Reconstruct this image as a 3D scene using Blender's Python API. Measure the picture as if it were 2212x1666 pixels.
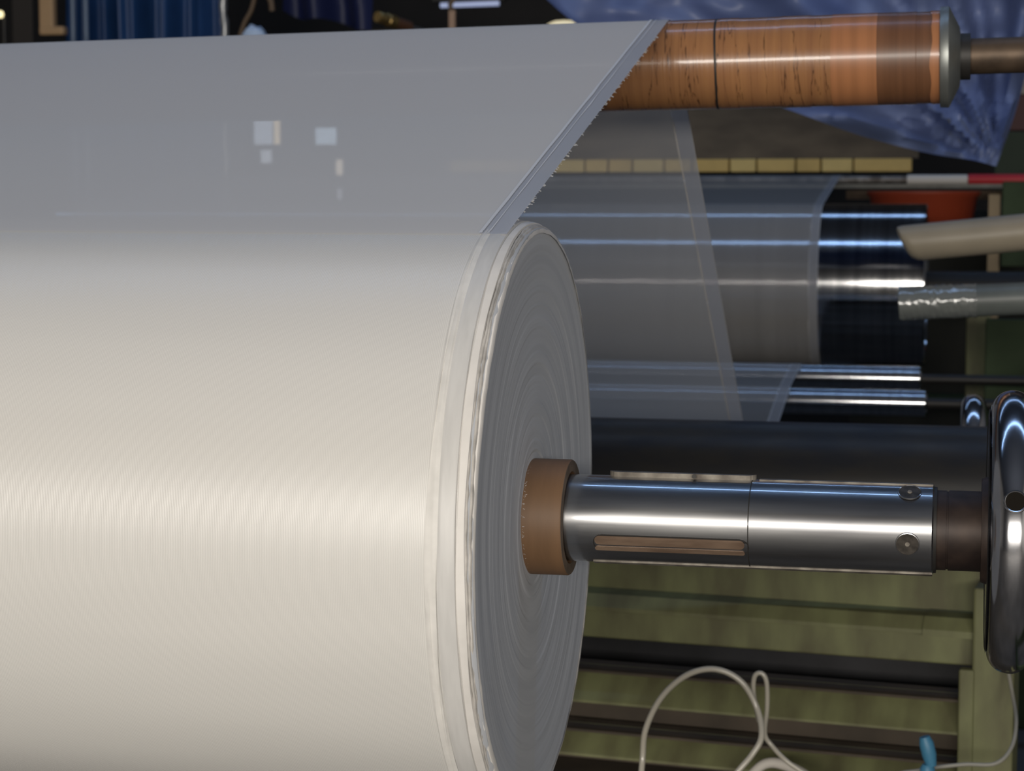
import bpy, bmesh, math, random
from mathutils import Vector, Matrix, noise
random.seed(7)
for o in list(bpy.data.objects): bpy.data.objects.remove(o)
S = bpy.context.scene
COL = S.collection
PI = math.pi
W, H = 2212, 1666

# ---------------------------------------------------------------- camera
F = 4400.0; HZ = 420.0; ZC = 1.30
YAW = math.atan((2080 - 1106) / F); PIT = math.atan((833 - HZ) / F)
FW = Vector((-math.sin(YAW) * math.cos(PIT), math.cos(YAW) * math.cos(PIT), -math.sin(PIT)))
RT = Vector((math.cos(YAW), math.sin(YAW), 0)); UP = RT.cross(FW)
CAM = Vector((0, 0, ZC))
cd = bpy.data.cameras.new('camera'); cam = bpy.data.objects.new('camera', cd); COL.objects.link(cam)
cd.sensor_width = 36; cd.sensor_fit = 'HORIZONTAL'; cd.lens = 36 * F / W
cd.clip_start = .05; cd.clip_end = 60
m3 = Matrix((RT, UP, -FW)).transposed()
cam.matrix_world = Matrix.Translation(CAM) @ m3.to_4x4()
cd.dof.use_dof = True; cd.dof.focus_distance = 1.72; cd.dof.aperture_fstop = 14
S.camera = cam

# ---------------------------------------------------------------- world, light, exposure
w = bpy.data.worlds.new('world'); S.world = w; w.use_nodes = True
w.node_tree.nodes['Background'].inputs[0].default_value = (.5, .6, .8, 1)
w.node_tree.nodes['Background'].inputs[1].default_value = .15
def area(name, loc, rot, sx, sy, power, col):
    l = bpy.data.lights.new(name, 'AREA'); l.shape = 'RECTANGLE'; l.size = sx; l.size_y = sy
    l.energy = power; l.color = col
    o = bpy.data.objects.new(name, l); COL.objects.link(o); o.location = loc; o.rotation_euler = rot
    return o
area('window_front_offscreen', (.5, -5.7, ZC + .80), (PI / 2, 0, 0), 8.2, .9, 520, (1, .94, .855))     # the long warm streak on every cylinder
area('skylight_near_offscreen', (-1.0, 3.1, 5.95), (0, 0, 0), 9, .20, 46, (.36, .58, 1))             # the blue lines on shaft and drum
area('skylight_far_offscreen', (-1.0, 8.1, 5.95), (0, 0, 0), 9, .20, 40, (.36, .58, 1))
S.view_settings.view_transform = 'Standard'; S.view_settings.look = 'None'
S.view_settings.gamma = 1; S.view_settings.use_curve_mapping = False
S.view_settings.exposure = 0.0

# ---------------------------------------------------------------- pixel helpers (direction only; depth from the thing touched)
def ray(x, y): return FW * F + RT * (x - 1106) + UP * (833 - y)
def PY(x, y, Y):
    d = ray(x, y); return CAM + d * (Y / d.y)
def PX(x, y, X):
    d = ray(x, y); return CAM + d * (X / d.x)

# ---------------------------------------------------------------- materials
def mat(name, col, rough=.6, metal=0, var=0, vscale=8, vstretch=(1, 1, 1), col2=None, bump=0, bscale=40, coat=0, coat_r=.1,
        emit=None, estr=0, spec=.5, sheen=0, rvar=0, detail=6, lo=.35, hi=.65, coat_ior=1.5):
    m = bpy.data.materials.new(name); m.use_nodes = True
    nt = m.node_tree; N = nt.nodes; L = nt.links; b = N['Principled BSDF']
    b.inputs['Roughness'].default_value = rough; b.inputs['Metallic'].default_value = metal
    b.inputs['Specular IOR Level'].default_value = spec
    b.inputs['Coat Weight'].default_value = coat; b.inputs['Coat Roughness'].default_value = coat_r
    b.inputs['Coat IOR'].default_value = coat_ior
    b.inputs['Sheen Weight'].default_value = sheen
    c4 = (*col, 1); b.inputs['Base Color'].default_value = c4
    tc = N.new('ShaderNodeTexCoord'); mp = N.new('ShaderNodeMapping'); mp.inputs['Scale'].default_value = vstretch
    L.new(tc.outputs['Object'], mp.inputs[0])
    if var or col2 or rvar:
        no = N.new('ShaderNodeTexNoise'); no.inputs['Scale'].default_value = vscale; no.inputs['Detail'].default_value = detail
        L.new(mp.outputs[0], no.inputs[0])
        r = N.new('ShaderNodeValToRGB'); r.color_ramp.elements[0].position = lo; r.color_ramp.elements[1].position = hi
        if col2 is None: col2 = tuple(c * (1 - var) for c in col)
        r.color_ramp.elements[0].color = (*col2, 1); r.color_ramp.elements[1].color = c4
        L.new(no.outputs[0], r.inputs[0]); L.new(r.outputs[0], b.inputs['Base Color'])
        if rvar:
            mr = N.new('ShaderNodeMapRange'); mr.inputs[3].default_value = max(0, rough - rvar); mr.inputs[4].default_value = min(1, rough + rvar)
            L.new(no.outputs[0], mr.inputs[0]); L.new(mr.outputs[0], b.inputs['Roughness'])
    if bump:
        n2 = N.new('ShaderNodeTexNoise'); n2.inputs['Scale'].default_value = bscale; n2.inputs['Detail'].default_value = 4
        L.new(mp.outputs[0], n2.inputs[0])
        bp = N.new('ShaderNodeBump'); bp.inputs['Strength'].default_value = bump; bp.inputs['Distance'].default_value = .004
        L.new(n2.outputs[0], bp.inputs['Height']); L.new(bp.outputs[0], b.inputs['Normal'])
    if emit:
        b.inputs['Emission Color'].default_value = (*emit, 1); b.inputs['Emission Strength'].default_value = estr
    return m

def threads(m, period, amt, bump=.15, axis=0):
    """fine circumferential threads: a sine in local X breaks base colour and relief a little"""
    nt = m.node_tree; N = nt.nodes; L = nt.links; b = N['Principled BSDF']
    tc = N.new('ShaderNodeTexCoord'); sp = N.new('ShaderNodeSeparateXYZ'); L.new(tc.outputs['Object'], sp.inputs[0])
    mu = N.new('ShaderNodeMath'); mu.operation = 'MULTIPLY'; mu.inputs[1].default_value = 2 * PI / period; L.new(sp.outputs[axis], mu.inputs[0])
    no = N.new('ShaderNodeTexNoise'); no.inputs['Scale'].default_value = 14; no.inputs['Detail'].default_value = 5
    mp = N.new('ShaderNodeMapping'); mp.inputs['Scale'].default_value = (1, 6, 6); L.new(tc.outputs['Object'], mp.inputs[0]); L.new(mp.outputs[0], no.inputs[0])
    ad = N.new('ShaderNodeMath'); ad.operation = 'MULTIPLY_ADD'; ad.inputs[1].default_value = 3.0
    L.new(no.outputs[0], ad.inputs[0]); L.new(mu.outputs[0], ad.inputs[2])
    si = N.new('ShaderNodeMath'); si.operation = 'SINE'; L.new(ad.outputs[0], si.inputs[0])
    mr = N.new('ShaderNodeMapRange'); mr.inputs[1].default_value = -1; mr.inputs[2].default_value = 1
    mr.inputs[3].default_value = 1 - amt; mr.inputs[4].default_value = 1; L.new(si.outputs[0], mr.inputs[0])
    vm = N.new('ShaderNodeVectorMath'); vm.operation = 'SCALE'
    src = b.inputs['Base Color'].links[0].from_socket if b.inputs['Base Color'].links else None
    if src: L.new(src, vm.inputs[0])
    else: vm.inputs[0].default_value = b.inputs['Base Color'].default_value[:3]
    L.new(mr.outputs[0], vm.inputs['Scale']); L.new(vm.outputs[0], b.inputs['Base Color'])
    bp = N.new('ShaderNodeBump'); bp.inputs['Strength'].default_value = bump; bp.inputs['Distance'].default_value = .0004
    L.new(si.outputs[0], bp.inputs['Height']); L.new(bp.outputs[0], b.inputs['Normal'])
    return m

def sheer(name, col, alpha, rough=.45, avar=0, tl=.35):
    """see-through woven sheet: part of the light passes straight between the threads, part is scattered"""
    m = mat(name, col, rough, spec=.35)
    nt = m.node_tree; N = nt.nodes; L = nt.links; b = N['Principled BSDF']; out = N['Material Output']
    tr = N.new('ShaderNodeBsdfTransparent'); tn = N.new('ShaderNodeBsdfTranslucent'); tn.inputs[0].default_value = (*col, 1)
    m1 = N.new('ShaderNodeMixShader'); m1.inputs[0].default_value = tl; L.new(b.outputs[0], m1.inputs[1]); L.new(tn.outputs[0], m1.inputs[2])
    m2 = N.new('ShaderNodeMixShader'); m2.inputs[0].default_value = alpha; L.new(tr.outputs[0], m2.inputs[1]); L.new(m1.outputs[0], m2.inputs[2])
    L.new(m2.outputs[0], out.inputs[0])
    if avar:
        tc = N.new('ShaderNodeTexCoord'); mp = N.new('ShaderNodeMapping'); mp.inputs['Scale'].default_value = (1.2, 9, 9)
        no = N.new('ShaderNodeTexNoise'); no.inputs['Scale'].default_value = 1.6; no.inputs['Detail'].default_value = 3
        L.new(tc.outputs['Object'], mp.inputs[0]); L.new(mp.outputs[0], no.inputs[0])
        mr = N.new('ShaderNodeMapRange'); mr.inputs[1].default_value = .3; mr.inputs[2].default_value = .7
        mr.inputs[3].default_value = alpha - avar; mr.inputs[4].default_value = alpha + avar
        L.new(no.outputs[0], mr.inputs[0]); L.new(mr.outputs[0], m2.inputs[0])
    return m

# ---------------------------------------------------------------- mesh helpers
def link(name, verts, faces, m, parent=None, smooth=False, sharp=None):
    me = bpy.data.meshes.new(name); me.from_pydata([tuple(v) for v in verts], [], faces); me.update()
    if smooth:
        me.polygons.foreach_set('use_smooth', [True] * len(me.polygons))
        if sharp is not None:
            try: me.set_sharp_from_angle(angle=math.radians(sharp))
            except Exception: pass
    if m: me.materials.append(m)
    o = bpy.data.objects.new(name, me); COL.objects.link(o)
    if parent: o.parent = parent
    return o
def thing(name, label, cat, loc=(0, 0, 0), rz=0, group=None):
    o = bpy.data.objects.new(name, None); COL.objects.link(o); o.location = loc; o.rotation_euler = (0, 0, rz)
    o.empty_display_size = .05
    o['label'] = label; o['category'] = cat
    if group: o['group'] = group
    return o
def tag(o, label, cat, group=None):
    o['label'] = label; o['category'] = cat
    if group: o['group'] = group
    return o
def struct(o): o['kind'] = 'structure'; return o
def box_data(x0, x1, y0, y1, z0, z1):
    v = [(x, y, z) for x in (x0, x1) for y in (y0, y1) for z in (z0, z1)]
    f = [(0, 1, 3, 2), (4, 6, 7, 5), (0, 4, 5, 1), (2, 3, 7, 6), (0, 2, 6, 4), (1, 5, 7, 3)]
    return v, f
def box(name, b, m, parent=None, bevel=0):
    v, f = box_data(*b)
    if bevel:
        bm = bmesh.new(); vs = [bm.verts.new(p) for p in v]; [bm.faces.new([vs[i] for i in q]) for q in f]
        bmesh.ops.bevel(bm, geom=bm.edges[:], offset=bevel, segments=2, affect='EDGES', profile=.5)
        bm.verts.index_update(); v = [tuple(p.co) for p in bm.verts]; f = [[q.index for q in fc.verts] for fc in bm.faces]; bm.free()
    return link(name, v, f, m, parent)
def lathe(name, prof, m, parent=None, n=96, c=(0, 0), closed=True, wob=None, sharp=35, ax=0):
    """revolve (x, r) about the local X axis through (y, z) = c"""
    v = []; f = []
    for i, (x, r) in enumerate(prof):
        for k in range(n):
            a = 2 * PI * k / n
            dx, dr = wob(i, x, r, a) if wob else (0, 0)
            v.append((x + dx, c[0] + (r + dr) * math.cos(a), c[1] + (r + dr) * math.sin(a)))
    for i in range(len(prof) - 1):
        for k in range(n):
            k2 = (k + 1) % n; f.append((i * n + k, i * n + k2, (i + 1) * n + k2, (i + 1) * n + k))
    if closed:
        if prof[0][1] > 1e-6: f.append(tuple(reversed(range(n))))
        if prof[-1][1] > 1e-6: f.append(tuple((len(prof) - 1) * n + k for k in range(n)))
    o = link(name, v, f, m, parent, True, sharp)
    if ax == 2: o.data.transform(Matrix.Rotation(-PI / 2, 4, 'Y'))
    return o
def smooth_pts(pts, k=8):
    pts = [Vector(p) for p in pts]; P = [pts[0] * 2 - pts[1]] + pts + [pts[-1] * 2 - pts[-2]]; out = []
    for i in range(1, len(P) - 2):
        a, b, c, d = P[i - 1], P[i], P[i + 1], P[i + 2]
        for j in range(k):
            t = j / k
            out.append(.5 * ((2 * b) + (c - a) * t + (2 * a - 5 * b + 4 * c - d) * t * t + (3 * b - a - 3 * c + d) * t ** 3))
    out.append(pts[-1]); return out
def tube(name, pts, r, m, parent=None, n=12, rf=None):
    pts = [Vector(p) for p in pts]; v = []; f = []; up = None
    for i, p in enumerate(pts):
        t = (pts[min(i + 1, len(pts) - 1)] - pts[max(i - 1, 0)]).normalized()
        if up is None: up = t.orthogonal().normalized()
        up = (up - t * up.dot(t)).normalized(); s = t.cross(up)
        rr = rf(i / (len(pts) - 1)) * r if rf else r
        for k in range(n):
            a = 2 * PI * k / n; v.append(p + (up * math.cos(a) + s * math.sin(a)) * rr)
    for i in range(len(pts) - 1):
        for k in range(n): f.append((i * n + k, i * n + (k + 1) % n, (i + 1) * n + (k + 1) % n, (i + 1) * n + k))
    f.append(tuple(reversed(range(n)))); f.append(tuple((len(pts) - 1) * n + k for k in range(n)))
    return link(name, v, f, m, parent, True, 50)
def prism(name, poly, x0, x1, m, parent=None):
    """extrude a (y, z) polygon along local X"""
    n = len(poly); v = [(x0, *p) for p in poly] + [(x1, *p) for p in poly]
    f = [tuple(range(n)), tuple(reversed(range(n, 2 * n)))] + [(i, i + n, (i + 1) % n + n, (i + 1) % n) for i in range(n)]
    o = link(name, v, f, m, parent)
    bm = bmesh.new(); bm.from_mesh(o.data); bmesh.ops.recalc_face_normals(bm, faces=bm.faces); bm.to_mesh(o.data); bm.free()
    return o

# ---------------------------------------------------------------- the hall
M_floor = mat('concrete_floor', (.16, .15, .14), .7, var=.4, vscale=2)
M_wall = mat('dark_wall', (.022, .018, .014), .9, var=.35, vscale=1.2)
M_wall2 = mat('grey_wall', (.50, .49, .48), .9, var=.2, vscale=1.2)
M_ceil = mat('roof_sheet', (.06, .075, .11), .8)
struct(box('floor', (-9, 6, -6.2, 10.6, -.1, 0), M_floor))
struct(box('wall_back', (-9, 6, 10.4, 10.6, 0, 6.2), M_wall))
struct(box('wall_left', (-9.2, -9, -6.2, 10.6, 0, 6.2), M_wall2))
struct(box('wall_right', (6, 6.2, -6.2, 10.6, 0, 6.2), M_wall2))
struct(box('wall_front', (-9, 6, -6.2, -6.0, 0, 6.2), M_wall2))
struct(box('ceiling', (-9, 6, -6.2, 10.6, 6.2, 6.3), M_ceil))

# ---------------------------------------------------------------- fabric roll
AX = PY(1153, 1115, 1.76); Y0, Z0 = AX.y, AX.z
XO = AX.x + .007                       # plane of the outer rim of the end face
R = .263; XL = -2.6                    # left end of roll, far outside the frame
M_fab = threads(mat('white_fabric', (.80, .785, .75), .35, var=.035, vscale=3, vstretch=(.6, 5, 5), spec=.65, sheen=.1), .0014, .13)
M_selv = mat('selvedge_film', (.70, .69, .67), .38, var=.08, vscale=30, vstretch=(6, 1, 1), spec=.5)
M_rim = mat('cut_edge_white', (.86, .83, .79), .6, var=.14, vscale=26)
M_rim2 = mat('frayed_edge', (.62, .59, .55), .75, var=.35, vscale=60)
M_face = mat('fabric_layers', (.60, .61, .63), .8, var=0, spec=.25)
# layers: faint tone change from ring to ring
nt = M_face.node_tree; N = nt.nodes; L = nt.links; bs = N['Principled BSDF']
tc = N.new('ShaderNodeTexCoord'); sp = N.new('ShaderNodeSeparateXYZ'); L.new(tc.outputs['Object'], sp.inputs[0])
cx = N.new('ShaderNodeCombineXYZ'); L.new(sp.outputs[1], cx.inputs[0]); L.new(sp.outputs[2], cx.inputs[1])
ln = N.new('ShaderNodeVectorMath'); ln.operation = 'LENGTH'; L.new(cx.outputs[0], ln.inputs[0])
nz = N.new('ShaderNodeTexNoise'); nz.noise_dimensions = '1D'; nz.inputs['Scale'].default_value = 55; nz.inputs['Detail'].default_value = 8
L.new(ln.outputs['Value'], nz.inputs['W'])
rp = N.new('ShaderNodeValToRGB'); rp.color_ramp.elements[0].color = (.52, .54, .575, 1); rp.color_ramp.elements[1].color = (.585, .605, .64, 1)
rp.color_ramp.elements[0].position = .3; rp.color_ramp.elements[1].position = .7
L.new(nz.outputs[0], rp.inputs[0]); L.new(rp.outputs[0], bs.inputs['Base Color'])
M_card = mat('brown_cardboard', (.215, .12, .06), .55, var=.25, vscale=9, vstretch=(6, 1, 1))
M_cardend = mat('cardboard_cut', (.17, .125, .09), .8, var=.4, vscale=60)

roll = thing('fabric_roll', 'big white woven fabric roll wound on a brown cardboard core', 'fabric roll', (XO, Y0, Z0))
fx = XL - XO
lathe('wound_fabric', [(fx, R), (fx + .2, R)] + [(fx + .2 + (-.037 - fx - .2) * i / 12, R) for i in range(1, 13)] + [(-.034, R - .0003), (-.012, R - .0026)], M_fab, roll, n=220, closed=False)
def w_selv(i, x, r, a):
    return (.0012 * math.sin(3 * a + i) + .0008 * math.sin(7 * a + i * 2), .0003 * math.sin(5 * a + i * 1.7))
lathe('selvedge_ridge', [(-.0378, R - .0006), (-.0362, R + .0009), (-.0345, R + .0010), (-.0335, R + .0004), (-.0318, R + .0011), (-.0305, R + .0013), (-.0288, R + .0002), (-.0285, R - .001)],
      mat('selvedge_thread', (.84, .82, .78), .5, var=.12, vscale=50), roll, n=220, closed=False, wob=w_selv)
lathe('selvedge_band', [(-.0292, R - .0002), (-.0272, R + .0007), (-.025, R + .0008), (-.020, R + .0003), (-.016, R - .0006), (-.0146, R - .0004), (-.0140, R - .0022)], M_selv, roll, n=220, closed=False,
      wob=lambda i, x, r, a: (.0006 * math.sin(2 * a + 1), 0))
lathe('white_edge', [(-.0142, R - .0028), (-.0132, R - .0012), (-.0100, R - .0012), (-.0072, R - .0022), (-.0066, R - .0045)], M_rim, roll, n=220, closed=False,
      wob=lambda i, x, r, a: (.0005 * math.sin(2 * a + 1) + .0005 * math.sin(11 * a + i), 0))
for j, (xa, rr) in enumerate(((-.0068, R - .0034), (-.0046, R - .0046), (-.0026, R - .0060))):
    lathe('frayed_layer', [(xa - .0006, rr - .003), (xa, rr), (xa + .0014, rr - .0003), (xa + .0024, rr - .0016), (xa + .0028, rr - .005)], M_rim2 if j < 2 else M_rim, roll, n=200, closed=False,
          wob=lambda i, x, r, a, j=j: (.0006 * noise.noise(Vector((math.cos(a) * 18, math.sin(a) * 18, j * 5))) + .0006 * math.sin(4 * a + j * 2),
                                       .0009 * noise.noise(Vector((math.cos(a) * 30, math.sin(a) * 30, j * 9 + 3)))))
prof = []; rr = .0495; rnd = random.Random(3); k = 0; step = 0
while rr < R - .0065:
    t = max(0, (rr - .05) / (R - .0565))
    if k % 9 == 0: step = rnd.uniform(-.0006, .0006)
    prof.append((-.0072 + .0062 * t ** 1.3 + step * (.35 + .65 * (1 - t)) + rnd.uniform(-.00009, .00009), rr)); rr += .0012; k += 1
prof.append((-.0010, R - .0065)); prof.append((-.006, R - .004))
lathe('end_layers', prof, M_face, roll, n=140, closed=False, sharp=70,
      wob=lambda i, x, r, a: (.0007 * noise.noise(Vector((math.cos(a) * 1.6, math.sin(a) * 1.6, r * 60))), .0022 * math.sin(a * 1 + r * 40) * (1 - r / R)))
cx0 = .034 - .007
core = lathe('core_tube', [(-.05, .0515), (cx0 - .0012, .0515), (cx0, .0508), (cx0, .0412), (cx0 - .001, .0405), (-.05, .0405)], M_card, roll, n=128, closed=False)
lathe('core_end', [(cx0 - .0002, .0509), (cx0 + .0003, .0505), (cx0 + .0003, .0412), (cx0 - .0002, .0408)], M_cardend, core, n=128, closed=False)
# loose fibres where the fabric meets the core
v = []; f = []
for k in range(260):
    a = rnd.uniform(0, 2 * PI); r0 = .0512; l = rnd.uniform(.0012, .0035); x0 = -.0075 + rnd.uniform(0, .001)
    p0 = Vector((x0, r0 * math.cos(a), r0 * math.sin(a))); d = Vector((rnd.uniform(.3, 1), rnd.uniform(-.6, .6), rnd.uniform(-.6, .6))).normalized() * l
    s = Vector((0, -math.sin(a), math.cos(a))) * .0003; i = len(v); v += [p0 - s, p0 + s, p0 + d + s * .4, p0 + d - s * .4]; f.append((i, i + 1, i + 2, i + 3))
fr = link('loose_fibres', v, f, M_rim, roll); fr['kind'] = 'stuff'

# ---------------------------------------------------------------- web: roll -> orange roller -> guide -> small rollers -> drum -> crossbar
OA = PY(1450, 142, 2.65); OB = PY(2030, 124, 2.65)
od = (OB - OA).normalized(); OR = .0575
def o_axis(X): return OA + od * ((X - OA.x) / od.x)
XW = XO - .0145                        # web edge lines up with the wound selvedge
WL = -2.55
def tangent(c1, r1, c2, r2, s1, s2):
    """tangent from circle 1 to circle 2; s = +1/-1 says which side of the travel direction (left normal) each circle's contact lies"""
    d = Vector((c2[0] - c1[0], c2[1] - c1[1])); D = d.length; base = math.atan2(d.y, d.x)
    off = math.asin(max(-1, min(1, (s1 * r1 - s2 * r2) / D))); th = base + off if False else base - off * 1
    for th in (base - off, base + off):
        nrm = Vector((-math.sin(th), math.cos(th)))
        p = Vector(c1) + nrm * s1 * r1; q = Vector(c2) + nrm * s2 * r2
        if abs((q - p).normalized().dot(nrm)) < 1e-4: return p, q
    return p, q
def arc(c, r, p, q, n, ccw):
    a0 = math.atan2(p.y - c[1], p.x - c[0]); a1 = math.atan2(q.y - c[1], q.x - c[0])
    if ccw:
        while a1 < a0: a1 += 2 * PI
    else:
        while a1 > a0: a1 -= 2 * PI
    return [Vector((c[0] + r * math.cos(a0 + (a1 - a0) * i / n), c[1] + r * math.sin(a0 + (a1 - a0) * i / n))) for i in range(n + 1)]
E1 = .0012
GUIDE = (3.86, .776, .04); RB = (4.62, .835, .030); RA = (4.93, .862, .030); DR = (5.67, 1.052, .222); BAR = (6.40, 1.345, .012)
def path(X):
    oc = o_axis(X); o2 = (oc.y, oc.z)
    p, q = tangent((Y0, Z0), R + .0006, o2, OR + E1, 1, 1)
    p2, q2 = tangent(o2, OR + E1, GUIDE[:2], GUIDE[2], 1, -1)
    a0 = math.atan2(p.y - Z0, p.x - Y0)
    wrap = [Vector((Y0 + (R + .0006) * math.cos(a0 + t), Z0 + (R + .0006) * math.sin(a0 + t))) for t in (.03, .015)]
    front = wrap + [p.lerp(q, i / 10) for i in range(11)] + arc(o2, OR + E1, q, p2, 12, False)[1:]
    back = [p2.lerp(q2, i / 8) for i in range(9)]
    p3, q3 = tangent(GUIDE[:2], GUIDE[2], RB[:2], RB[2] + E1, -1, 1)
    back += arc(GUIDE[:2], GUIDE[2], q2, p3, 5, True)[1:]
    p4, q4 = tangent(RB[:2], RB[2] + E1, RA[:2], RA[2] + E1, 1, 1)
    back += [p3.lerp(q3, .5)] + arc(RB[:2], RB[2] + E1, q3, p4, 6, False)
    p5, q5 = tangent(RA[:2], RA[2] + E1, DR[:2], DR[2] + E1, 1, -1)
    back += arc(RA[:2], RA[2] + E1, q4, p5, 6, False)
    p6, q6 = tangent(DR[:2], DR[2] + E1, BAR[:2], BAR[2], 1, 1)
    # front of the drum, from underneath over the front to the top
    a_s = math.atan2(q5.y - DR[1], q5.x - DR[0]); a_e = math.atan2(p6.y - DR[1], p6.x - DR[0])
    while a_e > a_s: a_e -= 2 * PI
    back += [Vector((DR[0] + (DR[2] + E1) * math.cos(a_s + (a_e - a_s) * i / 30), DR[1] + (DR[2] + E1) * math.sin(a_s + (a_e - a_s) * i / 30))) for i in range(31)]
    back += [q6, Vector((6.42, 1.358)), Vector((7.36, 1.368))]
    return front, back
def strip(name, which, x0, x1, nx, m, parent, jit=0, off=0, seed=0):
    v = []; f = []; ns = None
    for i in range(nx + 1):
        X = x0 + (x1 - x0) * i / nx; pts = path(X)[which]
        if which == 0:                      # refine the free span for small ripples
            pts = [p for a, b in zip(pts, pts[1:]) for p in (a, a.lerp(b, .5))] + [pts[-1]]
        ns = len(pts)
        for j, p in enumerate(pts):
            dx = 0
            if jit and i == nx: dx = jit * noise.noise(Vector((j * 1.9 + seed, seed, .3)))
            v.append((X + dx, p.x, p.y + off))
    for i in range(nx):
        for j in range(ns - 1): f.append((i * ns + j, i * ns + j + 1, (i + 1) * ns + j + 1, (i + 1) * ns + j))
    return link(name, v, f, m, parent, True, 60)
M_web = sheer('sheer_fabric', (.91, .88, .84), .86, tl=.08)
M_web2 = sheer('sheer_fabric_single', (.84, .81, .77), .43, tl=.35)
M_wsel = sheer('sheer_selvedge', (.72, .74, .80), .93, tl=.3)
M_wsel2 = sheer('return_selvedge_film', (.66, .66, .68), .72, tl=.3)
M_wline = mat('selvedge_cord', (.85, .85, .86), .5)
web = thing('fabric_web', 'thin see-through white fabric web running over the orange roller to the big roll', 'fabric')
strip('sheer_sheet', 0, WL, XW - .024, 14, M_web, web)
strip('selvedge', 0, XW - .024, XW, 2, M_wsel, web, off=.0002)
strip('selvedge_cord', 0, XW - .0245, XW - .0215, 1, M_wline, web, jit=.001, off=.0012, seed=4)
strip('edge_cord', 0, XW - .0165, XW - .0155, 1, M_wline, web, jit=.0012, off=.001, seed=14)
strip('return_sheet', 1, WL, XW - .022, 10, M_web2, web)
strip('return_selvedge', 1, XW - .022, XW, 1, M_wsel2, web)
strip('return_edge', 1, XW - .0245, XW - .0225, 1, M_wline, web)
strip('return_edge', 1, XW - .0012, XW, 1, M_wline, web, off=.0005)
# frayed fringe along the free edge
v = []; f = []; pts = path(XW)[0][2:12]
for k in range(110):
    t = rnd.random() * (len(pts) - 1.001); i = int(t); p = pts[i].lerp(pts[i + 1], t - i); l = rnd.uniform(.0006, .0028); s = rnd.uniform(.0008, .003)
    dz = rnd.uniform(-.002, .001); q = pts[i + 1] - pts[i]; q.normalize(); j = len(v)
    v += [(XW - .001, p.x - q.x * s, p.y - q.y * s), (XW - .001, p.x + q.x * s, p.y + q.y * s), (XW + l, p.x + q.x * s * .6, p.y + q.y * s * .6 + dz), (XW + l, p.x - q.x * s * .6, p.y - q.y * s * .6 + dz)]
    f.append((j, j + 1, j + 2, j + 3))
fr = link('frayed_fringe', v, f, mat('fringe', (.80, .76, .68), .7), web); fr['kind'] = 'stuff'

# ---------------------------------------------------------------- expanding shaft in the core
def along_x(px):                                    # X of a point on the winding axis plane seen at pixel column px
    d = ray(px, 1115 + (px - 1153) * .036); return (CAM + d * (Y0 / d.y)).x
M_steel = mat('turned_steel', (.42, .42, .42), .30, 1, col2=(.24, .24, .25), vscale=5, vstretch=(1.2, 10, 10), rvar=.06, lo=.25, hi=.7, coat=1, coat_r=.07, coat_ior=2.3)
M_dark = mat('blackened_steel', (.03, .028, .026), .5, .3)
M_rust = mat('brown_steel', (.07, .047, .036), .5, .35, col2=(.03, .02, .017), vscale=30)
M_key = mat('brass_key', (.33, .23, .16), .5, .5, col2=(.10, .06, .04), vscale=40, vstretch=(.3, 1, 1))
M_key2 = mat('worn_key', (.34, .31, .26), .6, .3, col2=(.14, .12, .10), vscale=60)
RS = .0385
shaft = thing('expanding_shaft', 'polished steel expanding shaft sticking out of the cardboard core', 'shaft', (0, Y0, Z0))
xe = along_x(2017); xj = along_x(2130)
lathe('barrel', [(XL - .2, RS), (xe - .0012, RS), (xe, RS - .0012), (xe, RS - .004)], M_steel, shaft, n=160)
lathe('end_ring', [(xe - .001, RS - .0015), (xe + .0025, RS - .0018), (xe + .0025, .02)], M_dark, shaft, n=96)
lathe('journal', [(xe, .034), (xe + .0105, .034), (xe + .0106, .0332), (xe + .0122, .0332), (xe + .0123, .0342), (xj - .004, .0342), (xj - .004, .031), (xj + .01, .031)], M_rust, shaft, n=96)
xs = along_x(1625)
lathe('seam', [(xs - .0005, RS - .001), (xs - .0005, RS + .00012), (xs + .0005, RS + .00012), (xs + .0005, RS - .001)], M_dark, shaft, n=160, closed=False)
def curved(name, x0, x1, a, wid, r0, r1, m, parent, round_ends=True, na=8):
    """a key following the barrel: stadium outline wrapped on the cylinder at elevation a (from the camera side)"""
    h = wid / 2; out = []
    if round_ends:
        for k in range(9): t = PI / 2 + PI * k / 8; out.append((x0 + h + h * math.cos(t), h * math.sin(t)))
        for k in range(9): t = -PI / 2 + PI * k / 8; out.append((x1 - h + h * math.cos(t), h * math.sin(t)))
    else: out = [(x0, h), (x0, -h), (x1, -h), (x1, h)]
    def P(x, s, r):
        t = a + s / RS; return (x, -r * math.cos(t), r * math.sin(t))
    n = len(out); v = [P(x, s, r0) for x, s in out] + [P(x, s, r1) for x, s in out]
    f = [(i, (i + 1) % n, (i + 1) % n + n, i + n) for i in range(n)] + [tuple(range(n, 2 * n)), tuple(reversed(range(n)))]
    o = link(name, v, f, m, parent)
    bm = bmesh.new(); bm.from_mesh(o.data); bmesh.ops.recalc_face_normals(bm, faces=bm.faces); bm.to_mesh(o.data); bm.free()
    return o
ka, kb = along_x(1296), along_x(1628); AK = math.radians(-24)
slot = curved('key_slot', ka, kb, AK, .0168, RS - .003, RS + .0002, M_dark, shaft)
curved('key', ka + .0015, kb - .004, AK + .07, .0085, RS - .003, RS + .0007, M_key, slot)
curved('key', ka + .0015, kb - .004, AK - .15, .0045, RS - .003, RS + .0007, M_key, slot)
kt = curved('raised_key', along_x(1316), along_x(1632), math.radians(96), .016, RS - .002, RS + .0042, M_key2, shaft)
p = Vector((along_x(1501), 0, 0)); a = math.radians(88)
lathe('key_hole', [(0, .0), (.0, .0019), (.0003, .0019), (.0003, .0)], M_dark, kt, n=20, closed=False).matrix_local = \
    Matrix.Translation((p.x, -.0075, RS + .0024)) @ Matrix.Rotation(-PI / 2, 4, 'Z')
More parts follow.
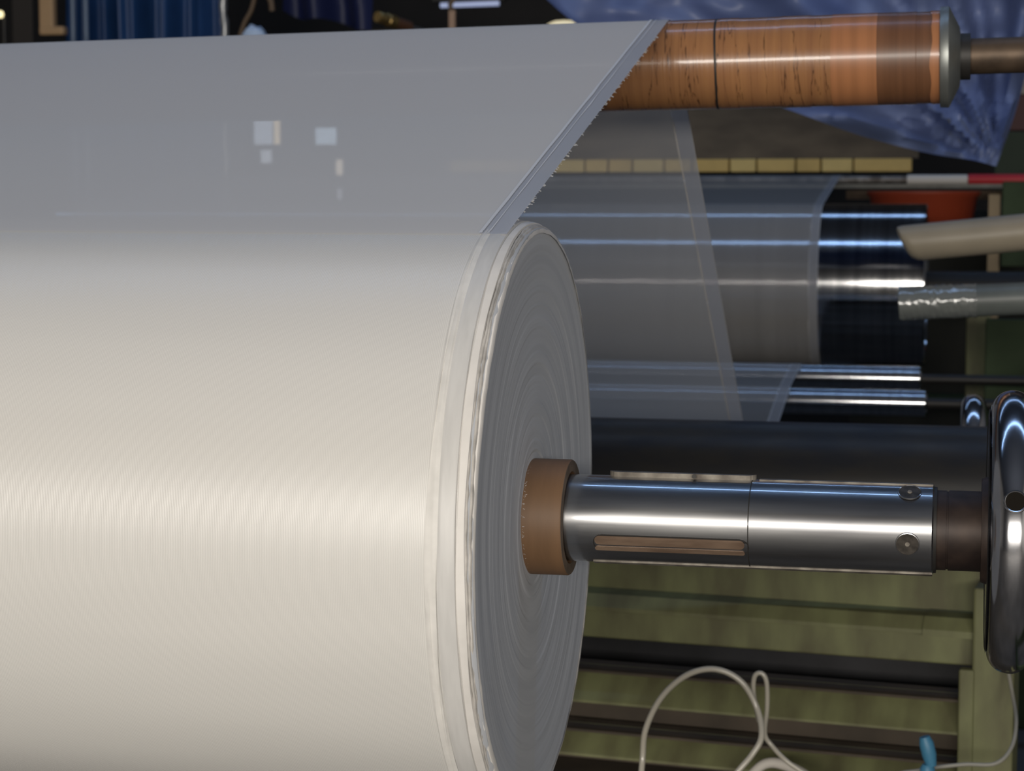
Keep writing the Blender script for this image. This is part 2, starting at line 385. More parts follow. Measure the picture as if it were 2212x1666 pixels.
curved('rail', along_x(1640), xe - .001, math.radians(93), .010, RS - .002, RS + .0010, M_key2, shaft, False)
curved('rail', XO + .05, xe - .0005, math.radians(-72), .010, RS - .002, RS + .0011, M_key2, shaft, False)
M_screw = mat('screw_dark', (.075, .065, .055), .5, .5, var=.5, vscale=200)
for px, el in ((1965, 63), (1963, -10)):
    e = math.radians(el); xx = along_x(px)
    nrm = Vector((0, -math.cos(e), math.sin(e))); mt = Matrix.Translation(Vector((xx, 0, 0)) + nrm * (RS - .0012)) @ nrm.to_track_quat('X', 'Z').to_matrix().to_4x4()
    s = lathe('grub_screw', [(0, .0093), (.0017, .0093), (.0016, .0), ], M_screw, shaft, n=32); s.matrix_local = mt
    lathe('screw_rim', [(.0009, .0103), (.0019, .0100), (.0021, .0094), (.0012, .0090)], M_steel, s, n=32, closed=False)
    lathe('socket', [(.0016, .0021), (.0022, .0019), (.0022, .0)], M_key2, s, n=12, closed=False)

# ---------------------------------------------------------------- chrome handwheel on the shaft end
M_chrome = mat('chrome', (.74, .74, .76), .16, 1, col2=(.50, .50, .52), vscale=14, rvar=.08, bump=.06, bscale=26)
XH = along_x(2183); wheel = thing('chrome_handwheel', 'chrome handwheel with a thick rounded rim on the steel shaft end', 'handwheel', (XH, Y0, Z0 + .001))
hw = .0185; RH = .120
rim = [(-hw - .001, .030), (-hw - .001, .104)]
rim += [(-hw * math.cos(t), RH - hw + hw * math.sin(t)) for t in [PI * k / 20 for k in range(21)]]
rim += [(hw + .001, .104), (hw + .001, .030)]
wr = lathe('rim', rim, M_chrome, wheel, n=160, sharp=45)
lathe('hub', [(-hw - .006, .036), (-hw - .006, .044), (-hw, .046), (hw, .046), (hw + .03, .040), (hw + .03, .0)], M_rust, wheel, n=64)
lathe('rim_lip', [(-hw - .0008, .094), (-hw - .0018, .099), (-hw - .0008, .103)], M_dark, wheel, n=120, closed=False)
lathe('spindle', [(hw + .028, .026), (.31 - XH, .026)], M_rust, wheel, n=32)
hole_d = Vector((0.06, -.985, .12)).normalized()
mt = Matrix.Translation(Vector((.0005, 0, 0)) + Vector((0, -.936, .352)) * (RH - .0012)) @ Vector((0, -.936, .352)).to_track_quat('X', 'Z').to_matrix().to_4x4()
hl = lathe('bar_hole', [(.0, .0078), (.0014, .0076), (.0014, .0)], mat('hole_black', (.012, .010, .008), .9, spec=.1), wheel, n=32); hl.matrix_local = mt
lathe('hole_bevel', [(.0002, .0096), (.0014, .0092), (.0018, .0084), (.0012, .0076)], M_chrome, hl, n=32, closed=False)

# ---------------------------------------------------------------- orange roller
M_or = mat('orange_tape', (.37, .175, .07), .32, coat=.7, coat_r=.12, col2=(.28, .125, .055), vscale=9, vstretch=(9, .25, .25), lo=.25, hi=.6, bump=.25, bscale=30, spec=.5)
# dark circumferential cracks and dirt lines
nt = M_or.node_tree; N = nt.nodes; L = nt.links; bs = N['Principled BSDF']
tc = N.new('ShaderNodeTexCoord'); mp = N.new('ShaderNodeMapping'); mp.inputs['Scale'].default_value = (30, 2.2, 2.2); L.new(tc.outputs['Object'], mp.inputs[0])
nz = N.new('ShaderNodeTexNoise'); nz.inputs['Scale'].default_value = 1.6; nz.inputs['Detail'].default_value = 4; nz.inputs['Roughness'].default_value = .6; L.new(mp.outputs[0], nz.inputs[0])
ab = N.new('ShaderNodeMath'); ab.operation = 'SUBTRACT'; ab.inputs[1].default_value = .5; L.new(nz.outputs[0], ab.inputs[0])
ab2 = N.new('ShaderNodeMath'); ab2.operation = 'ABSOLUTE'; L.new(ab.outputs[0], ab2.inputs[0])
rp = N.new('ShaderNodeValToRGB'); rp.color_ramp.elements[0].position = 0; rp.color_ramp.elements[0].color = (.16, .12, .10, 1)
rp.color_ramp.elements[1].position = .009; rp.color_ramp.elements[1].color = (1, 1, 1, 1); L.new(ab2.outputs[0], rp.inputs[0])
mx = N.new('ShaderNodeMix'); mx.data_type = 'RGBA'; mx.blend_type = 'MULTIPLY'; mx.inputs[0].default_value = 1
L.new(bs.inputs['Base Color'].links[0].from_socket, mx.inputs[6]); L.new(rp.outputs[0], mx.inputs[7]); L.new(mx.outputs[2], bs.inputs['Base Color'])
M_or2 = mat('fresh_orange_tape', (.45, .19, .08), .35, coat=.5, coat_r=.15, var=.2, vscale=10, vstretch=(9, .3, .3))
M_or3 = mat('dark_brown_tape', (.19, .085, .04), .4, coat=.35, coat_r=.2, var=.25, vscale=10, vstretch=(9, .3, .3))
M_alu = mat('cast_aluminium', (.40, .42, .40), .42, .8, var=.25, vscale=20)
def ox(px, py=125):
    d = ray(px, py); return (d * (2.65 / d.y)).x
orl = thing('orange_roller', 'orange tape-wrapped guide roller with grey end flange and brown spindle', 'roller', o_axis(0.0))
orl.rotation_mode = 'QUATERNION'; orl.rotation_quaternion = od.to_track_quat('X', 'Z')
x1, x2, x3, x4 = ox(1895), ox(2012), ox(2031), ox(2040)
lathe('sleeve', [(-2.6, OR)] + [(-2.6 + (x1 - .05 + 2.6) * k / 6, OR) for k in range(1, 7)] + [(x1 - .03, OR + .0002), (x1, OR + .0002)], M_or, orl, n=120)
for a0, b0 in ((1560, 1598), (1690, 1752), (1800, 1897)):
    lathe('tape_band', [(ox(a0), OR - .001), (ox(a0), OR + .0006), (ox(b0), OR + .0006), (ox(b0), OR - .001)], M_or2 if a0 > 1790 else M_or, orl, n=120, closed=False)
lathe('crack', [(ox(1551), OR), (ox(1552), OR + .00035), (ox(1555), OR + .00035), (ox(1556), OR)], M_dark, orl, n=120, closed=False, wob=lambda i, x, r, a: (.0016 * math.sin(a * 2 + 1), 0))
lathe('dark_tape', [(x1 - .001, OR - .001), (x1 - .001, OR + .0004), (ox(1980), OR + .0004), (ox(1981), OR - .0002), (x3, OR - .0002)], M_or3, orl, n=120, closed=False)
lathe('light_tape', [(x2, OR - .001), (x2, OR + .0007), (x3 - .0005, OR + .0007), (x3, OR - .001)], M_or2, orl, n=120, closed=False,
      wob=lambda i, x, r, a: (.003 * noise.noise(Vector((math.cos(a) * 2, math.sin(a) * 2, 1.3))), 0) if i < 2 else (0, 0))
xf = x3
lathe('end_flange', [(xf, .05), (xf, OR + .0045), (xf + .001, OR + .0052), (xf + .0105, OR + .0056), (xf + .0115, OR + .0046), (xf + .024, .037), (xf + .026, .02)], M_alu, orl, n=120)
xc = ox(2076)
lathe('collar', [(xc - .004, .029), (xc + .0115, .029), (xc + .0118, .022)], M_dark, orl, n=48)
lathe('spindle', [(xc, .0225), (xc + .24, .0225)], mat('rusty_spindle', (.13, .09, .06), .5, .5, col2=(.05, .035, .025), vscale=24), orl, n=48)

# ---------------------------------------------------------------- black rubber roller behind the shaft
M_rub = mat('black_rubber', (.018, .018, .02), .42, spec=.4, col2=(.03, .027, .023), vscale=7, vstretch=(2, 6, 6), rvar=.1)
BY = 2.95
b0, b1 = PY(1300, 1044, BY), PY(2125, 1062, BY)
blk = thing('black_rubber_roller', 'black rubber-covered roller lying behind the steel shaft', 'roller', (0, BY, (b0.z + b1.z) / 2))
lathe('rubber_cover', [(-2.6, .095), (b1.x + .006, .095), (b1.x + .008, .093), (b1.x + .008, .03)], M_rub, blk, n=96)
lathe('spindle', [(b1.x, .03), (.34, .03)], M_dark, blk, n=32)

# ---------------------------------------------------------------- small rollers, drum, crossbar far behind
M_drum = mat('chromed_drum', (.58, .58, .58), .13, 1, col2=(.42, .42, .43), vscale=3, vstretch=(26, .6, .6), rvar=.04, lo=.3, hi=.65)
M_rol = mat('polished_roller', (.62, .63, .64), .14, 1, col2=(.5, .5, .52), vscale=8, vstretch=(10, 1, 1))
def cyl(name, label, cy, cz, r, pxr, m, cat='roller', L0=-2.6, sp=.012):
    xr = PY(pxr, 850, cy).x
    t = thing(name, label, cat, (0, cy, cz))
    t['group'] = 'small polished rollers' if name == 'small_roller' else 'guide rollers'
    lathe('shell', [(L0, r), (xr - .004, r), (xr, r - .004), (xr, sp)], m, t, n=128)
    lathe('spindle', [(xr - .01, sp), (.5, sp)], M_dark, t, n=24)
    return t
xr = PY(2002, 600, DR[0]).x
drum = thing('chrome_drum', 'large chromed drum carrying the far fabric web', 'drum', (0, DR[0], DR[1]))
lathe('shell', [(-2.6, DR[2]), (xr - .004, DR[2]), (xr, DR[2] - .004), (xr, DR[2] - .03), (xr - .02, DR[2] - .035), (xr - .02, .04)], M_drum, drum, n=200)
lathe('spindle', [(xr - .03, .04), (.5, .04)], M_dark, drum, n=32)
cyl('small_roller', 'small polished roller just below the chromed drum', RA[0], RA[1], RA[2], 1990, M_rol)
cyl('small_roller', 'small polished roller with a smudge, next below the uppermost small roller', RB[0], RB[1], RB[2], 2003, M_rol)
cyl('small_roller', 'lowest small polished roller just above the black rubber roller', 4.40, .778, .030, 1999, M_rol)
cyl('guide_roller', 'steel guide roller turning the return web behind the black rubber roller', GUIDE[0], GUIDE[1], GUIDE[2] - E1, 1500, M_rol)

# ---------------------------------------------------------------- crossbar, yellow rail, dark board
M_bar = mat('dirty_bar', (.36, .34, .31), .5, .3, col2=(.12, .10, .085), vscale=30)
bar = thing('crossbar', 'long grey crossbar with white and red sleeves above the drum', 'bar', (0, 6.40, 1.345))
lathe('rod', [(-2.6, .0115), (.6, .0115)], M_bar, bar, n=24)
bx = lambda px, Y: PY(px, 375, Y).x
lathe('white_sleeve', [(bx(1960, 6.4), .0116), (bx(1960, 6.4), .0150), (bx(2090, 6.4), .0150), (bx(2090, 6.4), .0116)], mat('white_sleeve', (.75, .72, .66), .5), bar, n=24)
lathe('red_sleeve', [(bx(2092, 6.4), .0116), (bx(2092, 6.4), .0165), (.6, .0165), (.6, .0116)], mat('red_sleeve', (.55, .02, .03), .45), bar, n=24)
box('shelf_strip', (-2.6, .6, -.02, .03, -.026, -.013), mat('strip_grey', (.26, .25, .21), .7, var=.3, vscale=20), bar)
lb = box('lower_beam', (bx(1830, 6.45), .14, 6.42, 6.5, 1.285, 1.312), mat('dirty_beam', (.13, .09, .06), .8, var=.4, vscale=12)); tag(lb, 'narrow brown dirty beam under the grey crossbar', 'beam')

M_brown = mat('oily_board', (.15, .115, .075), .55, col2=(.075, .055, .035), vscale=5, vstretch=(1, 1, 3))
YB = 7.4
zt, zb = PY(1600, 190, YB).z, PY(1600, 343, YB).z
brd = box('oily_board', (PY(1010, 300, YB).x, PY(1985, 300, YB).x, YB, YB + .04, zb, zt), M_brown); tag(brd, 'dark brown oily board above the yellow block rail', 'board')
rail = thing('yellow_rail', 'rail of yellow blocks end to end under the dark board', 'rail', (0, YB - .03, zb - .05))
M_yel = [mat('yellow_block_paint', c, .6, var=.12, vscale=14) for c in ((.80, .58, .20), (.84, .64, .24), (.76, .54, .18))]
edges = [1972, 1845, 1776, 1722, 1638, 1580, 1500, 1440, 1372, 1320, 1270, 1205, 1130, 1060, 980]
for k in range(len(edges) - 1):
    xa, xb = PY(edges[k + 1], 355, YB).x + .003, PY(edges[k], 355, YB).x - .003
    box('block', (xa, xb, -.035, .035, 0.002, .048), M_yel[k % 3], rail, bevel=.003)
box('backing', (PY(960, 355, YB).x, PY(1960, 355, YB).x, .03, .04, .004, .046), M_brown, rail)

# ---------------------------------------------------------------- right-hand machine frame
M_green = mat('green_paint', (.06, .085, .045), .8, var=.4, vscale=6, spec=.2)
M_olive = mat('frame_paint', (.205, .215, .10), .6, col2=(.125, .12, .06), vscale=7, vstretch=(3, 1, 1))
M_lgreen = M_olive
def pbox(name, x0, x1, y0, y1, Y, dep, m, label, cat, z0=None, bevel=.004):
    a, b = PY(x0, y0, Y), PY(x1, y1, Y)
    o = box(name, (a.x, b.x, Y, Y + dep, b.z if z0 is None else z0, a.z), m, None, bevel); tag(o, label, cat); return o
sf = thing('machine_side_frame', 'tall green steel side frame holding the roller spindles', 'machine frame', (0, 0, 0))
box('base_rail', (.30, .36, 1.6, 6.8, .0, .10), M_green, sf, .004)
for py_, pw_, pz_ in ((1.76, .06, 1.10), (2.65, .06, 1.62), (BY, .06, 1.02), (3.36, .04, .96), (3.85, .07, 1.36), (4.51, .16, .95), (4.93, .05, .93), (DR[0], .08, 1.16), (6.40, .06, 1.40)):
    box('upright', (.30, .36, py_ - pw_, py_ + pw_, .10, pz_), M_green, sf, .004)
a, b = PY(2130, 690, 5.02), PY(2260, 930, 5.02)
box('front_panel', (a.x, .30, 5.02, 5.07, 0, a.z), M_green, sf, .004)
a, b = PY(2088, 690, 5.25), PY(2134, 930, 5.25)
box('column', (a.x, b.x, 5.25, 5.33, 0, a.z + .06), M_olive, sf, .004)
a, b = PY(2166, 392, 6.0), PY(2166, 485, 6.0)
box('bracket_plate', (a.x, .30, 6.0, 6.05, b.z - .12, a.z), M_green, sf, .004)
box('cross_tie', (-.10, .30, 5.95, 6.02, PY(2050, 880, 5.95).z, PY(2050, 855, 5.95).z), M_green, sf, .004)
box('rear_panel', (-.35, .30, 6.62, 6.68, 0.0, 1.25), mat('dark_panel', (.02, .022, .018), .7), sf)
a, b = PY(2136, 420, 6.03), PY(2160, 482, 6.03)
bp = box('beige_post', (a.x, b.x, 6.03, 6.07, .0, a.z), mat('beige_paint', (.30, .22, .12), .6)); tag(bp, 'slim beige post beside the faded green bracket plate', 'post')
# red-orange tub
c = PY(1995, 440, 6.25)
ot = lathe('orange_tub', [(0, .0), (0, .13), (.01, .145), (.10, .158), (.108, .166), (.118, .166), (.12, .158), (.11, .150), (.02, .135), (.02, 0)], mat('orange_red_plastic', (.36, .055, .02), .5, var=.2, vscale=5), None, n=64, ax=2, sharp=50)
ot.scale = (1, 1, .82); ot.location = (c.x, 6.21, PY(1995, 484, 6.25).z); tag(ot, 'red-orange round plastic tub standing behind the chromed drum', 'tub')
sh = box('tub_shelf', (-.34, .29, 6.08, 6.6, ot.location.z - .03, ot.location.z), mat('shelf_dark', (.02, .02, .018), .7)); tag(sh, 'dark shelf carrying the red-orange tub', 'shelf')

# tubes pointing in from the right
M_pvc = mat('beige_plastic', (.36, .31, .23), .45, var=.2, vscale=6)
YT = 3.9
p0, p1 = PY(1950, 527, YT), PY(2212, 502, YT); dirv = (p1 - p0); ptsT = [p0 + dirv * t for t in (-.02, .1, .5, 1, 2.2)]
tb = thing('beige_pipe', 'beige plastic pipe with an obliquely cut end pointing at the drum', 'pipe', (0, 0, 0))
pr = .0345
v = []; f = []; n = 40; dn = dirv.normalized(); up = Vector((0, 0, 1)); up = (up - dn * up.dot(dn)).normalized(); sd = dn.cross(up)
for t, rr_, sk in ((0, .05, .2), (.0, .5, .2), (.012, .8, .22), (.04, .95, .25), (.085, 1, .25), (.5, 1, 0), (1, 1, 0), (2.15, 1, 0)):
    for k in range(n):
        a_ = 2 * PI * k / n
        v.append(p0 + dirv * t + (up * math.sin(a_) + sd * math.cos(a_)) * pr * rr_ - dn * pr * sk * 2 * math.sin(a_) * rr_)
for i in range(7):
    for k in range(n): f.append((i * n + k, i * n + (k + 1) % n, (i + 1) * n + (k + 1) % n, (i + 1) * n + k))
f.append(tuple(reversed(range(n)))); f.append(tuple(7 * n + k for k in range(n)))
pw = link('pipe_wall', v, f, M_pvc, tb, True, 40)
p0, p1 = PY(1942, 656, YT - .1), PY(2212, 645, YT - .1); dirv = p1 - p0
gp = thing('grey_pipe', 'grey pipe end wrapped in shiny crinkled plastic film', 'pipe', (0, 0, 0))
tube('pipe_wall', [p0 + dirv * t for t in (0, .02, .5, 1, 2.2)], .0295, mat('grey_paint', (.17, .19, .18), .4, var=.25, vscale=9), gp, n=40)
v = []; f = []; n = 48; dn = dirv.normalized(); up = Vector((0, 0, 1)); up = (up - dn * up.dot(dn)).normalized(); sd = dn.cross(up); nl = 40
for i in range(nl + 1):
    for k in range(n):
        a_ = 2 * PI * k / n; q = p0 + dirv * (i / nl * .62 + .004)
        rr = .0302 + .0028 * abs(noise.noise(Vector((i * .32, math.cos(a_) * 3 + i * .25, math.sin(a_) * 3)))) + .0006 * math.sin(i * 1.9 + k * .6)
        v.append(q + (up * math.sin(a_) + sd * math.cos(a_)) * rr)
for i in range(nl):
    for k in range(n): f.append((i * n + k, i * n + (k + 1) % n, (i + 1) * n + (k + 1) % n, (i + 1) * n + k))
link('plastic_wrap', v, f, mat('shiny_film', (.20, .215, .205), .2, spec=.9, coat=1, coat_r=.08), gp, True, 60)

# second chrome wheel behind the black roller
c = PY(2103, 905, 3.35)
w2 = thing('chrome_handwheel', 'smaller chrome handwheel half hidden behind the black rubber roller', 'handwheel', (c.x, 3.35, c.z - .052))
hw2 = .0205
lathe('rim', [(-hw2, .03), (-hw2, .075)] + [(-hw2 * math.cos(t), .072 + hw2 * math.sin(t)) for t in [PI * k / 16 for k in range(17)]] + [(hw2, .075), (hw2, .03)], M_chrome, w2, n=96, sharp=45)
lathe('spindle', [(-.02, .015), (.30 - c.x, .015)], M_dark, w2, n=24)

# ---------------------------------------------------------------- green base frame, set a little askew
FR = PY(2122, 1360, 2.98); ROT = math.radians(-7.2)
fdir = Vector((math.cos(ROT), math.sin(ROT), 0)); fn = Vector((-math.sin(ROT), math.cos(ROT), 0))
def zfr(py, px=1290, dep=0):
    d = ray(px, py); o = FR + fn * dep
    t = (o - CAM).dot(fn) / d.dot(fn); return (CAM + d * t).z
frm = thing('green_base_frame', 'olive and light green steel base frame below the shaft', 'machine frame', (FR.x, FR.y, 0), ROT)
Lf = -2.2
M_dk = mat('dark_sheet', (.03, .03, .034), .6, col2=(.014, .014, .016), vscale=10)
M_brn = mat('brown_dirt_paint', (.085, .065, .045), .75, var=.4, vscale=9)
box('upper_panel', (Lf, 0, .07, .085, zfr(1272, dep=.07), zfr(1150, dep=.07)), M_olive, frm)
za, zb2, zc2 = zfr(1269, dep=.065), zfr(1311), zfr(1319)
prism('sloped_rail', [(.075, za), (.018, za), (.0, zb2), (.0, zc2), (.075, zc2)], Lf, -.045, M_lgreen, frm)
prism('rail_end_block', [(.07, za + .001), (.014, za + .001), (-.004, zb2 + .002), (-.004, zc2 - .002), (.07, zc2)], -.085, 0, M_olive, frm)
box('middle_bar', (Lf, 0, .02, .055, zfr(1384), zfr(1323)), M_olive, frm, .003)
box('dark_sheet', (Lf, .02, .20, .21, .0, zfr(1300, dep=.2)), M_dk, frm)
def lip_bar(y0, y1, y2, yd):
    zt_, zm, zl = zfr(y0), zfr(y1), zfr(y2)
    prism('angle_bar', [(.05, zt_ + .004), (.028, zt_ + .004), (.028, zm), (-.012, zl + .004), (-.012, zl), (.05, zl)], Lf, 0, M_lgreen, frm)
    prism('bar_lip', [(.050, zt_ + .006), (.0, zt_ + .001), (.0, zt_ - .003), (.05, zm)], Lf, -.001, M_brn, frm)
    if yd: box('toe_bar', (Lf, 0, .07, .09, zfr(yd, dep=.07), zl), M_brn, frm)
lip_bar(1450, 1461, 1516, 1562)
lip_bar(1580, 1591, 1632, 1672)
a, b = PY(2108, 1500, FR.y), PY(2190, 1500, FR.y)
box('post', (-.012, .048, -.015, .06, 0, zfr(1215)), M_olive, frm, .004)
box('post_flange', (-.03, -.008, -.02, .0, 0, zfr(1380)), M_lgreen, frm, .003)
zsh = PY(1700, 1705, 3.02).z
box('tray', (Lf, .22, -.48, .06, zsh - .012, zsh), M_brn, frm)
for lx in (-2.0, .15):
    box('tray_leg', (lx, lx + .05, -.44, -.39, 0, zsh - .012), M_olive, frm)

# hoses, blue valve on the tray
M_hose = mat('clear_hose', (.44, .41, .34), .3, spec=.6, coat=.4)
def hz(x, y, Y=2.72): return PY(x, y, Y)
pts = [hz(1375, 1840, 2.70), hz(1382, 1720, 2.7), hz(1388, 1640), hz(1395, 1575), hz(1430, 1505), hz(1485, 1458), hz(1545, 1446), hz(1600, 1472), hz(1635, 1530), hz(1645, 1590, 2.70), hz(1625, 1630, 2.69), hz(1590, 1672, 2.68), hz(1540, 1740, 2.68), hz(1500, 1840, 2.68)]
ho = tube('looped_hose', smooth_pts(pts), .0042, M_hose, None); tag(ho, 'pale clear hose standing up in a wide open loop', 'hose')
pts = [hz(1640, 1560, 2.745), hz(1628, 1500, 2.75), hz(1630, 1462, 2.75), hz(1645, 1455, 2.75), hz(1656, 1475, 2.75), hz(1657, 1530, 2.75), hz(1652, 1585, 2.75), hz(1668, 1612, 2.75), hz(1700, 1645, 2.74), hz(1740, 1672, 2.74), hz(1800, 1710, 2.74), Vector((hz(1850, 1815, 2.74).x, 2.74, zsh + .003))]
h2 = tube('hooked_hose', smooth_pts(pts), .0034, M_hose, None); tag(h2, 'pale thin hose bent into a narrow hook beside the loop', 'hose')
pts = [Vector((hz(1850, 1815, 2.80).x, 2.80, zsh + .003)), hz(1910, 1690, 2.80), hz(1990, 1664, 2.80), hz(2080, 1652, 2.80), hz(2150, 1650, 2.80), hz(2185, 1615, 2.82), hz(2195, 1560, 2.86), hz(2187, 1500, 2.92), Vector((FR.x + .03, FR.y - .014, hz(2180, 1400, 2.95).z))]
h3 = tube('drooping_cable', smooth_pts(pts), .0028, mat('pale_cable', (.30, .29, .25), .5), None); tag(h3, 'pale cable drooping beside the light green post', 'cable')
pts = [Vector((hz(1560, 1700, 2.9).x, 2.9, zsh + .004)), hz(1600, 1700, 2.9), hz(1650, 1652, 2.92), hz(1700, 1655, 2.92), hz(1760, 1690, 2.9), hz(1800, 1740, 2.88), Vector((hz(1830, 1740, 2.88).x, 2.88, zsh + .003))]
h4 = tube('white_strap', smooth_pts(pts), .008, mat('white_strap', (.62, .58, .52), .6), None, rf=lambda t: .5 + .5 * math.sin(PI * t)); tag(h4, 'short white strap lying on the tray by the hose', 'strap')
vb = thing('blue_valve', 'small blue plastic valve lever standing on the tray', 'valve', (hz(2003, 1690, 2.76).x, 2.76, zsh))
M_blue = mat('blue_plastic', (.06, .22, .36), .45)
q = Vector((hz(2003, 1690, 2.76).x, 2.76, zsh))
tube('lever', [hz(2012, 1655, 2.76) - q, hz(2007, 1630, 2.76) - q, hz(2001, 1606, 2.76) - q, hz(1997, 1592, 2.76) - q], .0095, M_blue, vb, rf=lambda t: .75 + .35 * math.sin(PI * t))
lathe('body', [(0, .012), (hz(2012, 1660, 2.76).z - zsh, .010), (hz(2012, 1652, 2.76).z - zsh, .007)], M_blue, vb, n=20, ax=2)

# ---------------------------------------------------------------- blue tarpaulin
M_tarp = mat('blue_tarp', (.17, .22, .40), .45, col2=(.11, .15, .31), vscale=3, vstretch=(1, 1, 1), bump=.1, bscale=7, spec=.5)
YTP = 4.9
bot = [(1150, -30), (1240, 48), (1360, 110), (1500, 170), (1700, 236), (1850, 290), (2000, 330), (2100, 346), (2152, 360)]
def lerp_curve(c, t):
    s = t * (len(c) - 1); i = min(int(s), len(c) - 2); u = s - i
    return (c[i][0] * (1 - u) + c[i + 1][0] * u, c[i][1] * (1 - u) + c[i + 1][1] * u)
top = [(1130, -160), (1260, -170), (1420, -170), (1560, -170), (1720, -170), (1880, -170), (2040, -170), (2180, -170), (2290, -170)]
bots = [(p.x, p.y) for p in smooth_pts([(*q, 0) for q in bot], 6)]; tops = [(p.x, p.y) for p in smooth_pts([(*q, 0) for q in top], 6)]
nu, nv = 90, 44; v = []; f = []
for i in range(nu + 1):
    t = i / nu; b_ = lerp_curve(bots, t); t_ = lerp_curve(tops, t)
    for j in range(nv + 1):
        s = j / nv; x = b_[0] + (t_[0] - b_[0]) * s; y = b_[1] + (t_[1] - b_[1]) * s
        if t > .97: x += 12 * math.sin(s * 5)
        dx, dy = 2155 - x, 360 - y; ang = math.atan2(dy, dx + 1e-3); rad = math.hypot(dx, dy)
        d = .05 * math.sin(ang * 13 + .8) * min(1, rad / 160) + .03 * math.sin(ang * 31 + rad * .004) * min(1, rad / 120)
        d += .16 * noise.noise(Vector((x * .004, y * .009, 2.0))) + .05 * noise.noise(Vector((x * .014, y * .02, 5)))
        d -= .05 * math.exp(-s * 22)
        v.append(PY(x, y, YTP + d))
for i in range(nu):
    for j in range(nv): f.append((i * (nv + 1) + j, (i + 1) * (nv + 1) + j, (i + 1) * (nv + 1) + j + 1, i * (nv + 1) + j + 1))
tarp = link('blue_tarpaulin', v, f, M_tarp, None, True, 80); tag(tarp, 'creased blue tarpaulin hanging to a pointed corner behind the orange roller', 'tarpaulin')
tp = Vector(PY(1700, -168, YTP)); tr = lathe('hanging_rod', [(PY(1080, -168, YTP).x, .02), (.6, .02)], M_dark, None, n=16, c=(YTP, tp.z + .01)); tag(tr, 'dark rod from which the blue tarpaulin hangs', 'rod')
# things right of the tarpaulin
pbox('maroon_box', 2162, 2300, 205, 282, 6.9, .3, mat('maroon', (.075, .022, .02), .6), 'dark maroon steel box right of the tarpaulin corner', 'box')
pbox('beige_box', 2188, 2300, 130, 203, 6.9, .3, mat('beige_box', (.33, .30, .25), .6), 'beige box standing on the dark maroon box', 'box')
pbox('green_cabinet', 2150, 2320, 284, 420, 6.85, .4, mat('cabinet_green', (.04, .055, .035), .8), 'dull green cabinet carrying the dark maroon box', 'cabinet', z0=0)

# ---------------------------------------------------------------- far background along the top edge
YF = 8.0
M_bcur = mat('blue_curtain', (.022, .075, .22), .45, var=.35, vscale=3)
n = 110; v = []; f = []; xa, xb = PY(137, 40, YF).x, PY(482, 40, YF).x; zt = PY(300, -200, YF).z
for i in range(n + 1):
    t = i / n; d = .05 * math.sin(t * 26) + .035 * math.sin(t * 61 + 1)
    for z in (.0, .8, 1.6, zt): v.append((xa + (xb - xa) * t, YF + d + .02 * math.sin(z * 3 + t * 9), z))
for i in range(n):
    for j in range(3): f.append((i * 4 + j, i * 4 + j + 1, i * 4 + j + 5, i * 4 + j + 4))
cu = link('blue_curtain', v, f, M_bcur, None, True, 80); tag(cu, 'deep blue pleated plastic curtain hanging at the back', 'curtain')
M_pale = mat('pale_blue_tube', (.16, .23, .34), .3)
for px, nm in ((158, 'pale blue upright tube by the curtain edge near the tan pipe'), (186, 'pale blue upright tube in front of the curtain pleats')):
    p = PY(px, 60, 7.75); o = tube('upright_tube', [(p.x, 7.75, 0), (p.x, 7.75, zt)], .011, M_pale); tag(o, nm, 'tube', 'pale blue upright tubes')
p = PY(484, 40, 7.7)
o = tube('knotted_chain', [(p.x + .004 * math.sin(i), 7.7, zt * i / 90) for i in range(91)], .016, mat('galvanised', (.35, .36, .37), .35, .7), None, rf=lambda t: .75 + .35 * abs(math.sin(t * 120))); tag(o, 'galvanised knotted chain hanging at the edge of the curtain', 'chain')
M_tan = mat('tan_paint', (.45, .29, .15), .55, var=.15, vscale=4)
Yq = 7.3
tp_ = thing('tan_elbow_pipe', 'tan square elbow pipe hanging beside the blue curtain', 'pipe', (0, 0, 0))
a, b = PY(84, 74, Yq), PY(109, -220, Yq); box('upright', (a.x, b.x, Yq, Yq + .04, a.z, b.z), M_tan, tp_, .008)
a, b = PY(84, 76, Yq), PY(137, 56, Yq); box('foot', (a.x, b.x, Yq - .002, Yq + .042, a.z, b.z), M_tan, tp_, .008)
pbox('brown_cupboard', 20, 82, -220, 600, 8.6, .4, mat('cupboard_brown', (.035, .028, .022), .7), 'dark brown cupboard standing left of the tan elbow pipe', 'cupboard', z0=0)
p = PY(1, 31, 7.4); lm = thing('round_lamp', 'small round glowing lamp on a dark stalk', 'lamp', (p.x, 7.4, 0))
tube('stalk', [(0, .03, 0), (0, .03, p.z)], .008, M_dark, lm)
lathe('bulb', [(0.001, 0), (0, .006), (.004, .013), (.012, .015), (.02, .012), (.026, 0)], mat('lamp_glow', (1, .9, .6), .4, emit=(1, .85, .45), estr=1.3), lm, n=20, c=(0, p.z), closed=False).location.x = -.012
M_cable = mat('brown_cable', (.15, .10, .06), .6)
pts = [PY(515, 90, 7.6), PY(528, 50, 7.6), PY(545, 15, 7.6), PY(552, -40, 7.6), PY(556, -220, 7.6)]
o = tube('brown_cable', smooth_pts(pts), .009, M_cable); tag(o, 'brown cable hanging slantwise right of the knotted chain', 'cable')
pts = [PY(588, 24, 7.6), PY(586, 5, 7.6), PY(580, -30, 7.6), PY(576, -220, 7.6)]
o = tube('brown_strap', smooth_pts(pts), .011, M_cable); tag(o, 'short brown strap end hanging near the slanting cable', 'strap')
